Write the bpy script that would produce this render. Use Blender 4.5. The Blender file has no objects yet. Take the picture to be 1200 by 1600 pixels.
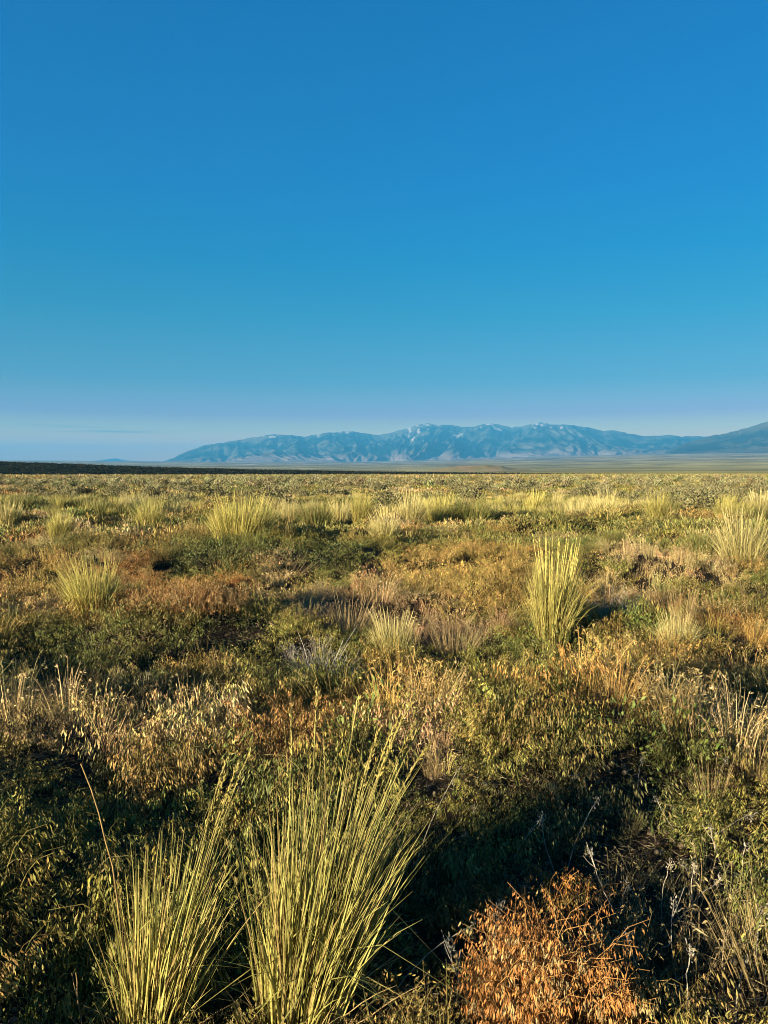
import bpy, math, random
import numpy as np

rng = np.random.default_rng(7)
random.seed(7)
R = math.radians
scene = bpy.context.scene
C = scene.collection

# ------------------------------------------------------------------ camera, sky, sun, exposure
CAM_H = 1.5
FPX = 1155.0                       # focal length in pixels of the 1200x1600 photograph
PITCH = R(3.05)                    # camera looks slightly down
cam = bpy.data.cameras.new('camera')
cam.sensor_fit = 'VERTICAL'
cam.sensor_height = 24.0
cam.lens = 24.0 * FPX / 1600.0
cam.clip_start = 0.05
cam.clip_end = 200000.0
cam_o = bpy.data.objects.new('camera', cam)
C.objects.link(cam_o)
cam_o.location = (0, 0, CAM_H)
cam_o.rotation_euler = (math.pi / 2 - PITCH, 0, 0)
scene.camera = cam_o

SUN_EL = R(9.8)
SHADOW_AZ = R(47)                  # shadows fall this far to the right of straight ahead
sd = np.array([math.sin(SHADOW_AZ) * math.cos(SUN_EL), math.cos(SHADOW_AZ) * math.cos(SUN_EL), -math.sin(SUN_EL)])
sun = bpy.data.lights.new('sun', 'SUN')
sun.energy = 5.0
sun.angle = R(0.5)
sun.color = (1.0, 0.84, 0.57)
sun_o = bpy.data.objects.new('sun', sun)
C.objects.link(sun_o)
from mathutils import Vector
sun_o.rotation_euler = Vector(sd).to_track_quat('-Z', 'Y').to_euler()
sun_o.location = (-30, -30, 30)

world = bpy.data.worlds.new('World')
scene.world = world
world.use_nodes = True
wn, wl = world.node_tree.nodes, world.node_tree.links
wn.clear()
w_out = wn.new('ShaderNodeOutputWorld')
w_bg = wn.new('ShaderNodeBackground')
w_bg.inputs['Strength'].default_value = 0.05
sky = wn.new('ShaderNodeTexSky')
sky.sky_type = 'NISHITA'
sky.sun_disc = False
sky.sun_elevation = SUN_EL
sky.sun_rotation = math.atan2(-sd[0], -sd[1])   # compass bearing of the sun
sky.altitude = 1500
sky.air_density = 1.0
sky.dust_density = 0.3
sky.ozone_density = 3.0
# deep clear-evening-sky colour, the same all round the horizon
w_geo = wn.new('ShaderNodeNewGeometry')
w_tc = wn.new('ShaderNodeTexCoord')
w_sep = wn.new('ShaderNodeSeparateXYZ')
wl.new(w_tc.outputs['Generated'], w_sep.inputs[0])
w_ramp = wn.new('ShaderNodeValToRGB')
w_ramp.color_ramp.interpolation = 'LINEAR'
SKY = [(0, (2.9323, 0.8828, 0.068)), (0.02, (2.9323, 0.8828, 0.068)), (0.04, (2.8198, 0.8966, 0.0944)), (0.058, (1.5417, 0.7603, 0.291)), (0.076, (0.8149, 0.4191, 0.4312)), (0.096, (0.5538, 0.4606, 0.4297)), (0.118, (0.2924, 0.4396, 0.428)), (0.155, (0.1849, 0.4517, 0.4598)), (0.2, (0.0732, 0.4634, 0.4924)), (0.27, (0.0039, 0.4438, 0.5646)), (0.348, (0.002, 0.419, 0.6278)), (0.43, (0.002, 0.3985, 0.624)), (0.515, (0.002, 0.3739, 0.6117)), (1.0, (0.002, 0.3273, 0.5711))]
els = w_ramp.color_ramp.elements
while len(els) < len(SKY):
    els.new(0.5)
for e, (p, c) in zip(els, SKY):
    e.position = p
    e.color = (*c, 1)
wl.new(w_sep.outputs['Z'], w_ramp.inputs[0])
w_mul = wn.new('ShaderNodeMix')
w_mul.data_type = 'RGBA'
w_mul.blend_type = 'MULTIPLY'
w_mul.inputs[0].default_value = 1.0
w_even = wn.new('ShaderNodeMix'); w_even.data_type = 'RGBA'      # evens out part of the left-right falloff of the clear-sky model
w_even.inputs[0].default_value = .5; w_even.inputs[7].default_value = (1.0, 1.8, 3.0, 1)
wl.new(sky.outputs[0], w_even.inputs[6])
wl.new(w_even.outputs[2], w_mul.inputs[6])
wl.new(w_ramp.outputs[0], w_mul.inputs[7])
w_map = wn.new('ShaderNodeMapping'); w_map.inputs['Scale'].default_value = (3.2, 3.2, 95.0); w_map.inputs['Location'].default_value = (0.6, 0.2, 0.0)
w_nz = wn.new('ShaderNodeTexNoise'); w_nz.inputs['Scale'].default_value = 1.6; w_nz.inputs['Detail'].default_value = 5; w_nz.inputs['Roughness'].default_value = .55
wl.new(w_tc.outputs['Generated'], w_map.inputs['Vector']); wl.new(w_map.outputs[0], w_nz.inputs['Vector'])
w_a = wn.new('ShaderNodeMapRange'); w_a.inputs[1].default_value = .52; w_a.inputs[2].default_value = .64; w_a.inputs[4].default_value = .55
wl.new(w_nz.outputs[0], w_a.inputs[0])
w_b = wn.new('ShaderNodeMapRange'); w_b.interpolation_type = 'SMOOTHSTEP'; w_b.inputs[1].default_value = .042; w_b.inputs[2].default_value = .050
wl.new(w_sep.outputs['Z'], w_b.inputs[0])
w_c = wn.new('ShaderNodeMapRange'); w_c.interpolation_type = 'SMOOTHSTEP'; w_c.inputs[1].default_value = .062; w_c.inputs[2].default_value = .054
wl.new(w_sep.outputs['Z'], w_c.inputs[0])
w_d = wn.new('ShaderNodeMath'); w_d.operation = 'MULTIPLY'; wl.new(w_b.outputs[0], w_d.inputs[0]); wl.new(w_c.outputs[0], w_d.inputs[1])
w_f = wn.new('ShaderNodeMapRange'); w_f.interpolation_type = 'SMOOTHSTEP'; w_f.inputs[1].default_value = -.24; w_f.inputs[2].default_value = -.36
wl.new(w_sep.outputs['X'], w_f.inputs[0])
w_g = wn.new('ShaderNodeMath'); w_g.operation = 'MULTIPLY'; wl.new(w_f.outputs[0], w_g.inputs[0]); wl.new(w_d.outputs[0], w_g.inputs[1]); w_d = w_g
w_e = wn.new('ShaderNodeMath'); w_e.operation = 'MULTIPLY'; wl.new(w_d.outputs[0], w_e.inputs[0]); wl.new(w_a.outputs[0], w_e.inputs[1])
w_cl = wn.new('ShaderNodeMix'); w_cl.data_type = 'RGBA'; w_cl.blend_type = 'MULTIPLY'
w_cl.inputs[7].default_value = (.12, .35, .50, 1)      # thin grey wisps of cloud
wl.new(w_e.outputs[0], w_cl.inputs[0]); wl.new(w_mul.outputs[2], w_cl.inputs[6])
wl.new(w_cl.outputs[2], w_bg.inputs['Color'])
wl.new(w_bg.outputs[0], w_out.inputs['Surface'])

vs = scene.view_settings
scene.display_settings.display_device = 'sRGB'
vs.view_transform = 'Standard'
vs.look = 'None'
vs.gamma = 1.0
vs.exposure = 2.5
vs.use_curve_mapping = False
scene.render.engine = 'CYCLES'
cy = scene.cycles
cy.max_bounces = 5
cy.diffuse_bounces = 2
cy.glossy_bounces = 1
cy.transmission_bounces = 3
cy.transparent_max_bounces = 8
cy.volume_bounces = 0
cy.use_denoising = True
cy.filter_width = 1.0
cy.denoising_prefilter = 'ACCURATE'
cy.caustics_reflective = False
cy.caustics_refractive = False

# ------------------------------------------------------------------ helpers
cp, sp = math.cos(PITCH), math.sin(PITCH)

def pix_dir(px, py):
    """world direction through a pixel of the 1200x1600 photograph"""
    x = (px - 600.0) / FPX
    y = -(py - 800.0) / FPX
    return np.array([x, cp + y * sp, -sp + y * cp])

def at(px, py):
    d = pix_dir(px, py)
    t = CAM_H / -d[2]
    return d[0] * t, d[1] * t

def top_height(px, py, Y):
    d = pix_dir(px, py)
    return CAM_H + d[2] / d[1] * Y

def tag(o, label=None, cat=None, group=None, kind=None):
    if label: o['label'] = label
    if cat: o['category'] = cat
    if group: o['group'] = group
    if kind: o['kind'] = kind
    return o

def empty(name, loc, rz=0.0):
    o = bpy.data.objects.new(name, None)
    o.empty_display_size = 0.1
    C.objects.link(o)
    o.location = loc
    o.rotation_euler = (0, 0, rz)
    return o

def hash2(ix, iy, seed):
    n = (ix.astype(np.int64) * 374761393 + iy.astype(np.int64) * 668265263 + seed * 974634777) & 0x7fffffff
    n = ((n ^ (n >> 13)) * 1274126177) & 0x7fffffff
    n = (n ^ (n >> 16)) & 0xffff
    return n / 65535.0

def vnoise(x, y, seed=0):
    x = np.asarray(x, float); y = np.asarray(y, float)
    ix, iy = np.floor(x), np.floor(y)
    fx, fy = x - ix, y - iy
    fx = fx * fx * fx * (fx * (fx * 6 - 15) + 10); fy = fy * fy * fy * (fy * (fy * 6 - 15) + 10)
    a = hash2(ix, iy, seed); b = hash2(ix + 1, iy, seed)
    c = hash2(ix, iy + 1, seed); d = hash2(ix + 1, iy + 1, seed)
    return (a * (1 - fx) + b * fx) * (1 - fy) + (c * (1 - fx) + d * fx) * fy

def fbm(x, y, oct=4, seed=0):
    s = 0; a = 0.5; t = 0
    for k in range(oct):
        s = s + a * vnoise(x * 2 ** k + 17.3 * k, y * 2 ** k - 9.1 * k, seed + k)
        t += a; a *= 0.5
    return s / t

def sstep(a, b, x):
    t = np.clip((x - a) / (b - a), 0, 1)
    return t * t * (3 - 2 * t)

def new_mesh(name, v, f, col=None, mat=None, smooth=False):
    """v (n,3); f list of (m,k) index arrays; col (n,3)"""
    me = bpy.data.meshes.new(name)
    v = np.ascontiguousarray(v, np.float32)
    me.vertices.add(len(v))
    me.vertices.foreach_set('co', v.ravel())
    if not isinstance(f, list): f = [f]
    f = [np.asarray(a, np.int32) for a in f if len(a)]
    loops = np.concatenate([a.ravel() for a in f])
    tot = np.concatenate([np.full(len(a), a.shape[1], np.int32) for a in f])
    start = np.concatenate([[0], np.cumsum(tot)[:-1]]).astype(np.int32)
    me.loops.add(len(loops))
    me.loops.foreach_set('vertex_index', loops)
    me.polygons.add(len(tot))
    me.polygons.foreach_set('loop_start', start)
    me.polygons.foreach_set('loop_total', tot)
    if smooth:
        me.polygons.foreach_set('use_smooth', np.ones(len(tot), bool))
    me.update(calc_edges=True)
    if col is not None:
        ca = me.color_attributes.new('col', 'FLOAT_COLOR', 'POINT')
        c4 = np.ones((len(v), 4), np.float32); c4[:, :3] = col
        ca.data.foreach_set('color', c4.ravel())
    if mat: me.materials.append(mat)
    return me

def link(name, me, parent=None, loc=None):
    o = bpy.data.objects.new(name, me)
    C.objects.link(o)
    if parent: o.parent = parent
    if loc is not None: o.location = loc
    return o

class Veg:
    """collects thin leaf and stem geometry into one mesh"""
    def __init__(s):
        s.v = []; s.q = []; s.t = []; s.c = []; s.n = 0
    def ribbon(s, path, width, side, col, fold=0.0):
        """path (N,K,3) width (N,K) side (N,3) col (N,K,3)"""
        N, K, _ = path.shape
        sd_ = side[:, None, :] * (width[:, :, None] * 0.5)
        if fold:
            tan = path[:, -1] - path[:, 0]
            nrm = np.cross(tan, side); nrm /= np.linalg.norm(nrm, axis=1, keepdims=True) + 1e-9
            off = nrm[:, None, :] * (width[:, :, None] * fold)
            vv = np.stack([path - sd_ + off, path - off, path + sd_ + off], 2); M = 3
        else:
            vv = np.stack([path - sd_, path + sd_], 2); M = 2
        idx = (np.arange(N)[:, None, None] * K + np.arange(K)[None, :, None]) * M + np.arange(M)[None, None, :] + s.n
        for m in range(M - 1):
            a = idx[:, :-1, m]; b = idx[:, :-1, m + 1]; c = idx[:, 1:, m + 1]; d = idx[:, 1:, m]
            s.q.append(np.stack([a, b, c, d], -1).reshape(-1, 4))
        s.v.append(vv.reshape(-1, 3))
        s.c.append(np.repeat(col[:, :, None, :], M, 2).reshape(-1, 3))
        s.n += N * K * M
    def leaf(s, p, d, side, L, W, col):
        """folded diamond leaves: p,d,side (N,3) L,W (N,) col (N,3)"""
        N = len(p)
        nrm = np.cross(d, side)
        mid = p + d * (L * 0.45)[:, None]
        up = nrm * (W * 0.25)[:, None]
        a = p; b = mid + side * (W * 0.5)[:, None] + up; c = p + d * L[:, None]; e = mid - side * (W * 0.5)[:, None] + up
        vv = np.stack([a, b, c, e], 1)
        i = np.arange(N)[:, None] * 4 + s.n
        s.t.append(np.concatenate([i + np.array([[0, 1, 2]]), i + np.array([[0, 2, 3]])], 0))
        s.v.append(vv.reshape(-1, 3))
        s.c.append(np.repeat(col[:, None, :], 4, 1).reshape(-1, 3))
        s.n += N * 4
    def tube(s, path, rad, col, sides=5):
        """one tube along path (K,3), radii (K,), col (3,) or (K,3)"""
        path = np.asarray(path, float); K = len(path)
        rad = np.asarray(rad, float)
        tan = np.gradient(path, axis=0); tan /= np.linalg.norm(tan, axis=1, keepdims=True) + 1e-12
        ref = np.array([0.37, 0.91, 0.13])
        u = np.cross(tan, ref); u /= np.linalg.norm(u, axis=1, keepdims=True) + 1e-12
        w = np.cross(tan, u)
        a = np.arange(sides) * 2 * math.pi / sides
        vv = path[:, None, :] + rad[:, None, None] * (np.cos(a)[None, :, None] * u[:, None, :] + np.sin(a)[None, :, None] * w[:, None, :])
        idx = np.arange(K)[:, None] * sides + np.arange(sides)[None, :] + s.n
        nx = np.roll(idx, -1, 1)
        s.q.append(np.stack([idx[:-1], nx[:-1], nx[1:], idx[1:]], -1).reshape(-1, 4))
        s.v.append(vv.reshape(-1, 3))
        col = np.asarray(col, float)
        if col.ndim == 1: col = np.repeat(col[None], K, 0)
        s.c.append(np.repeat(col[:, None, :], sides, 1).reshape(-1, 3))
        s.n += K * sides
    def mesh(s, name, mat):
        f = []
        if s.q: f.append(np.concatenate(s.q))
        if s.t: f.append(np.concatenate(s.t))
        return new_mesh(name, np.concatenate(s.v), f, np.concatenate(s.c), mat)

def unit(v):
    return v / (np.linalg.norm(v, axis=-1, keepdims=True) + 1e-12)

def rand_side(d, r):
    a = r.normal(size=d.shape)
    return unit(np.cross(d, a))

# ------------------------------------------------------------------ materials
def veg_mat(name, inst=False, trans=0.25, rough=0.6, rand=0.18):
    m = bpy.data.materials.new(name); m.use_nodes = True
    n, l = m.node_tree.nodes, m.node_tree.links
    n.clear()
    out = n.new('ShaderNodeOutputMaterial')
    at_ = n.new('ShaderNodeAttribute'); at_.attribute_name = 'col'
    col = at_.outputs['Color']
    if inst:
        t = n.new('ShaderNodeAttribute'); t.attribute_type = 'INSTANCER'; t.attribute_name = 'tint'
        mx = n.new('ShaderNodeMix'); mx.data_type = 'RGBA'; mx.blend_type = 'MULTIPLY'; mx.inputs[0].default_value = 1
        l.new(col, mx.inputs[6]); l.new(t.outputs['Color'], mx.inputs[7]); col = mx.outputs[2]
    else:
        oi = n.new('ShaderNodeObjectInfo')
        mr = n.new('ShaderNodeMapRange'); mr.inputs[3].default_value = 1 - rand; mr.inputs[4].default_value = 1 + rand
        l.new(oi.outputs['Random'], mr.inputs[0])
        vm = n.new('ShaderNodeVectorMath'); vm.operation = 'SCALE'
        l.new(col, vm.inputs[0]); l.new(mr.outputs[0], vm.inputs['Scale']); col = vm.outputs[0]
    # fine fibre mottling along the leaf
    tc = n.new('ShaderNodeTexCoord'); nz = n.new('ShaderNodeTexNoise'); nz.inputs['Scale'].default_value = 60; nz.inputs['Detail'].default_value = 2
    l.new(tc.outputs['Object'], nz.inputs['Vector'])
    mr2 = n.new('ShaderNodeMapRange'); mr2.inputs[1].default_value = .3; mr2.inputs[2].default_value = .7; mr2.inputs[3].default_value = .42; mr2.inputs[4].default_value = .76
    l.new(nz.outputs[0], mr2.inputs[0])
    v2 = n.new('ShaderNodeVectorMath'); v2.operation = 'SCALE'
    l.new(col, v2.inputs[0]); l.new(mr2.outputs[0], v2.inputs['Scale']); col = v2.outputs[0]
    b = n.new('ShaderNodeBsdfPrincipled')
    b.inputs['Roughness'].default_value = rough
    b.inputs['Specular IOR Level'].default_value = 0.25
    l.new(col, b.inputs['Base Color'])
    tr = n.new('ShaderNodeBsdfTranslucent'); l.new(col, tr.inputs['Color'])
    ms = n.new('ShaderNodeMixShader'); ms.inputs[0].default_value = trans
    l.new(b.outputs[0], ms.inputs[1]); l.new(tr.outputs[0], ms.inputs[2])
    l.new(ms.outputs[0], out.inputs['Surface'])
    return m

M_BLADE = veg_mat('grass_blade_material')
M_STALK = veg_mat('dry_stalk_material', trans=0.1)
M_LEAF = veg_mat('shrub_leaf_material', trans=0.15)
M_INST = veg_mat('ground_cover_material', inst=True, trans=.14)

# ------------------------------------------------------------------ terrain
# small hummocks seen in the photograph: pixel centre, radius (m), height (m)
HUMPS = []
for px, py, r, h in [(300, 975, .9, .30), (130, 1010, .9, .06), (60, 1140, .7, .10), (470, 1210, .6, .10), (200, 1080, .8, .0),
                     (520, 990, .8, .10), (960, 1200, .7, .12), (1120, 1040, 1., .12), (700, 930, 1.2, .12),
                     (660, 1250, .5, .10), (830, 1140, .7, .12), (1130, 1230, .6, .10), (380, 870, 1.6, .20), (80, 890, 1.3, .16),
                     (950, 890, 1.3, .15), (500, 1380, .6, -.06), (860, 1520, .35, .07), (330, 1130, .7, -.08), (60, 1330, .5, .07), (790, 1345, .5, .10)]:
    x, y = at(px, py); HUMPS.append((x, y, r, h))

def ground_z(x, y):
    x = np.asarray(x, float); y = np.asarray(y, float)
    r = np.hypot(x, y)
    z = ((.28 + .30 * sstep(4, 8, r) * (1 - sstep(25, 40, r))) * (fbm(x * 0.55, y * 0.55, 2, 11) - .5) + 0.16 * (fbm(x * 1.5, y * 1.5, 2, 13) - .5)) * sstep(0.3, 2.5, r)
    z = z + 0.5 * (fbm(x * 0.06, y * 0.06, 3, 31) - .5) * sstep(12, 60, r)
    for hx, hy, hr, hh in HUMPS:
        z = z + hh * np.exp(-((x - hx) ** 2 + (y - hy) ** 2) / (hr * hr))
    z = z + (-0.15) * sstep(20, 60, r)
    # plain falls very slightly, then the wide valley floor climbs towards the mountains
    az = np.arctan2(x, y)
    right = sstep(-0.10, 0.45, az)
    z = z - 1.0 * sstep(150, 700, r) * (1 - right * 0.7)
    ang = (0.84 + 0.42 * right) * (np.pi / 180) * sstep(np.log(2200), np.log(17000), np.log(np.maximum(r, 1)))
    ang = ang + 0.17 * np.pi / 180 * right * sstep(np.log(400), np.log(2500), np.log(np.maximum(r, 1)))
    rr = np.minimum(r, 17500)
    z = z + rr * np.tan(ang)
    z = z + (fbm(x / 900, y / 900, 4, 57) - .5) * 24 * sstep(1500, 6000, r) * (r < 1e9)
    return z

def build_ground():
    az = np.concatenate([np.linspace(-math.pi, -0.75, 110, endpoint=False), np.linspace(-0.75, 0.85, 420, endpoint=False), np.linspace(0.85, math.pi, 110, endpoint=False)])
    rr = np.concatenate([np.linspace(0.25, 14, 110), np.geomspace(14.6, 42000, 190)])
    A, Q = np.meshgrid(az, rr)
    X = Q * np.sin(A); Y = Q * np.cos(A)
    Z = ground_z(X, Y)
    n = len(az); m = len(rr)
    v = np.stack([X, Y, Z], -1).reshape(-1, 3)
    v = np.concatenate([v, [[0, 0, float(ground_z(0, 0))]]])
    i = np.arange(m)[:, None] * n + np.arange(n)[None]
    j = np.roll(i, -1, 1)
    q = np.stack([i[:-1], i[1:], j[1:], j[:-1]], -1).reshape(-1, 4)
    t = np.stack([np.full(n, len(v) - 1), i[0], j[0]], -1)
    # colour: bare litter-strewn soil close by, the vegetated plain and valley floor farther out
    r = np.concatenate([Q.ravel(), [0]])
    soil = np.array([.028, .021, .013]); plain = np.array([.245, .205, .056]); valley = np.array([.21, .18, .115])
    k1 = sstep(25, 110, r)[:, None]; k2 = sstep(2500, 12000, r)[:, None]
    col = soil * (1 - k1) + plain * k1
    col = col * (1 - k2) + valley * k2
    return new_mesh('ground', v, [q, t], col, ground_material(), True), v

def ground_material():
    m = bpy.data.materials.new('dry_steppe_soil'); m.use_nodes = True
    n, l = m.node_tree.nodes, m.node_tree.links
    b = n['Principled BSDF']; b.inputs['Roughness'].default_value = .95; b.inputs['Specular IOR Level'].default_value = .1
    at_ = n.new('ShaderNodeAttribute'); at_.attribute_name = 'col'
    geo = n.new('ShaderNodeNewGeometry')
    col = at_.outputs['Color']
    for sc, lo, hi, mp in ((22.0, .65, 1.35, None), (0.15, .75, 1.25, None), (0.0035, .55, 1.5, None), (0.0007, .65, 1.4, None)):
        nz = n.new('ShaderNodeTexNoise'); nz.inputs['Scale'].default_value = sc; nz.inputs['Detail'].default_value = 5
        l.new(geo.outputs['Position'], nz.inputs['Vector'])
        mr = n.new('ShaderNodeMapRange'); mr.inputs[1].default_value = .35; mr.inputs[2].default_value = .65; mr.inputs[3].default_value = lo; mr.inputs[4].default_value = hi
        l.new(nz.outputs[0], mr.inputs[0])
        v = n.new('ShaderNodeVectorMath'); v.operation = 'SCALE'
        l.new(col, v.inputs[0]); l.new(mr.outputs[0], v.inputs['Scale']); col = v.outputs[0]
    # patches of pale bare soil far out on the valley floor
    nz = n.new('ShaderNodeTexNoise'); nz.inputs['Scale'].default_value = .0022; nz.inputs['Detail'].default_value = 4
    l.new(geo.outputs['Position'], nz.inputs['Vector'])
    mr = n.new('ShaderNodeMapRange'); mr.inputs[1].default_value = .63; mr.inputs[2].default_value = .68
    l.new(nz.outputs[0], mr.inputs[0])
    ln = n.new('ShaderNodeVectorMath'); ln.operation = 'LENGTH'; l.new(geo.outputs['Position'], ln.inputs[0])
    mf = n.new('ShaderNodeMapRange'); mf.inputs[1].default_value = 5000; mf.inputs[2].default_value = 9000
    l.new(ln.outputs['Value'], mf.inputs[0])
    mm = n.new('ShaderNodeMath'); mm.operation = 'MULTIPLY'; l.new(mr.outputs[0], mm.inputs[0]); l.new(mf.outputs[0], mm.inputs[1])
    mx = n.new('ShaderNodeMix'); mx.data_type = 'RGBA'
    l.new(mm.outputs[0], mx.inputs[0]); l.new(col, mx.inputs[6]); mx.inputs[7].default_value = (.55, .45, .36, 1)
    l.new(mx.outputs[2], b.inputs['Base Color'])
    bp = n.new('ShaderNodeBump'); bp.inputs['Strength'].default_value = .6; bp.inputs['Distance'].default_value = .02
    nb = n.new('ShaderNodeTexNoise'); nb.inputs['Scale'].default_value = 40; nb.inputs['Detail'].default_value = 4
    l.new(geo.outputs['Position'], nb.inputs['Vector']); l.new(nb.outputs[0], bp.inputs['Height']); l.new(bp.outputs[0], b.inputs['Normal'])
    return m

g_me, g_v = build_ground()
ground = tag(link('ground', g_me), 'dry steppe soil and plain stretching to the mountains', 'ground', kind='structure')
g_min = float(g_v[:, 2].min())

# ---- mountains
def mountain_material(name, low, high, dark):
    m = bpy.data.materials.new(name); m.use_nodes = True
    n, l = m.node_tree.nodes, m.node_tree.links
    b = n['Principled BSDF']; b.inputs['Roughness'].default_value = 1; b.inputs['Specular IOR Level'].default_value = 0
    at_ = n.new('ShaderNodeAttribute'); at_.attribute_name = 'col'
    sp_ = n.new('ShaderNodeSeparateColor'); l.new(at_.outputs['Color'], sp_.inputs[0])
    geo = n.new('ShaderNodeNewGeometry')
    nz = n.new('ShaderNodeTexNoise'); nz.inputs['Scale'].default_value = .0012; nz.inputs['Detail'].default_value = 7; nz.inputs['Roughness'].default_value = .62
    l.new(geo.outputs['Position'], nz.inputs['Vector'])
    a = n.new('ShaderNodeMix'); a.data_type = 'RGBA'; a.inputs[6].default_value = (*low, 1); a.inputs[7].default_value = (*high, 1)
    mq = n.new('ShaderNodeMapRange'); mq.inputs[1].default_value = .05; mq.inputs[2].default_value = .38
    l.new(sp_.outputs[0], mq.inputs[0]); l.new(mq.outputs[0], a.inputs[0])
    mr = n.new('ShaderNodeMapRange'); mr.inputs[1].default_value = .42; mr.inputs[2].default_value = .54
    l.new(nz.outputs[0], mr.inputs[0])
    tm = n.new('ShaderNodeMath'); tm.operation = 'MULTIPLY'; l.new(mr.outputs[0], tm.inputs[0]); l.new(sp_.outputs[2], tm.inputs[1])
    d = n.new('ShaderNodeMix'); d.data_type = 'RGBA'; d.inputs[7].default_value = (*dark, 1)
    l.new(tm.outputs[0], d.inputs[0]); l.new(a.outputs[2], d.inputs[6])
    # old snow lying in patches on the tops
    ns = n.new('ShaderNodeTexNoise'); ns.inputs['Scale'].default_value = .0045; ns.inputs['Detail'].default_value = 5; ns.inputs['Roughness'].default_value = .6
    l.new(geo.outputs['Position'], ns.inputs['Vector'])
    ad = n.new('ShaderNodeMath'); ad.operation = 'ADD'; l.new(ns.outputs[0], ad.inputs[0]); l.new(sp_.outputs[1], ad.inputs[1])
    ms = n.new('ShaderNodeMapRange'); ms.inputs[1].default_value = .92; ms.inputs[2].default_value = 1.12
    l.new(ad.outputs[0], ms.inputs[0])
    e = n.new('ShaderNodeMix'); e.data_type = 'RGBA'; e.inputs[7].default_value = (.25, .225, .215, 1)
    l.new(ms.outputs[0], e.inputs[0]); l.new(d.outputs[2], e.inputs[6])
    l.new(e.outputs[2], b.inputs['Base Color'])
    return m

def build_range(name, prof, r_foot, r_crest, r_back, snow, mat, seed, naz=900, nt=110, spur_amp=.52, foot_drop=10):
    """heightfield range whose skyline follows the pixel profile; front spurs and gullies run down to the foot"""
    P = np.array([(math.atan2(pix_dir(x, y)[0], pix_dir(x, y)[1]), pix_dir(x, y)[2] / math.hypot(pix_dir(x, y)[0], pix_dir(x, y)[1])) for x, y in prof])
    az = np.linspace(P[0, 0], P[-1, 0], naz)
    te = np.interp(az, P[:, 0], P[:, 1])
    rc = r_crest * (1 + 0.05 * (fbm(az * 9, az * 0 + 3, 3, seed) - .5))
    crest = te * rc + CAM_H
    crest = crest + (fbm(az * 160, az * 0, 3, seed + 5) - .5) * 0.022 * crest.max()
    T = np.concatenate([np.linspace(0, 1, nt), 1 + np.linspace(0.06, 1, 12)])
    A, TT = np.meshgrid(az, T)
    CR = np.repeat(crest[None], len(T), 0)
    RC = np.repeat(rc[None], len(T), 0)
    front = np.clip(TT, 0, 1); back = np.clip(TT - 1, 0, 1)
    rr = r_foot + (RC - r_foot) * front + (r_back - RC) * back
    X = rr * np.sin(A); Y = rr * np.cos(A)
    foot = ground_z(r_foot * np.sin(A), r_foot * np.cos(A)) - foot_drop
    rise = np.maximum(CR - foot, 3.0)
    lat = A * r_crest / 1000.0                                  # kilometres along the range
    warp = 1.3 * (fbm(lat * .35 + 5, front * 2.2, 3, seed + 9) - .5) + .55 * (1 - front) * np.sin(lat * .7)
    def ridged(freq, s, k):
        nn = fbm((lat + warp) * freq + 31 * s, front * k, 2, seed + 20 + s)
        return 1 - np.abs(2 * nn - 1) * 1.6
    env = (np.clip(front, 0, 1) * (1 - front)) ** .75 * 2.8 * (1 - back)
    spur = .62 * ridged(.55, 1, .9) + .38 * ridged(1.35, 2, 1.6) + .22 * ridged(3.2, 3, 4.) + .10 * ridged(7.0, 4, 9.)
    base = .20 * front + .80 * front ** 2.0
    hgt = base + spur_amp * env * (spur - .72) * (.35 + .65 * front)
    hgt = np.where(TT > 1, (1 - back) ** 1.6, hgt)
    # keep the front of the range below the line of sight to its own crest
    Z = foot + rise * hgt
    lim = CAM_H + (te[None] * rr) * np.where(front < .999, 0.992, 1.0)
    Z = np.where(TT < .999, np.minimum(Z, np.maximum(lim, foot)), Z)
    n = len(az); m = len(T)
    v = np.stack([X, Y, Z], -1).reshape(-1, 3)
    i = np.arange(m)[:, None] * n + np.arange(n)[None]
    q = np.stack([i[:-1, :-1], i[1:, :-1], i[1:, 1:], i[:-1, 1:]], -1)[:, :, ::1].reshape(-1, 4)
    # channel r: height, g: snow likelihood, b: woodland likelihood
    hn = np.clip(hgt, 0, 1)
    sn = np.zeros_like(X)
    pxs = 600 + np.tan(A) * FPX
    for x0, x1, lo in snow:
        w = sstep(x0 - 8, x0 + 10, pxs) * (1 - sstep(x1 - 10, x1 + 8, pxs))
        sn = np.maximum(sn, w * sstep(lo + .03, lo + .15, front) * sstep(.52, .68, fbm(lat * 9 + 5 * front, front * 20, 3, seed + 60) + .10 * sstep(.9, 1, front)))
    wood = sstep(.10, .30, hn) * (1 - .6 * sstep(.80, 1, hn))
    col = np.stack([hn, sn * .75, wood], -1).reshape(-1, 3)
    return new_mesh(name, v, q[:, ::-1], col, mat, True)

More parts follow.
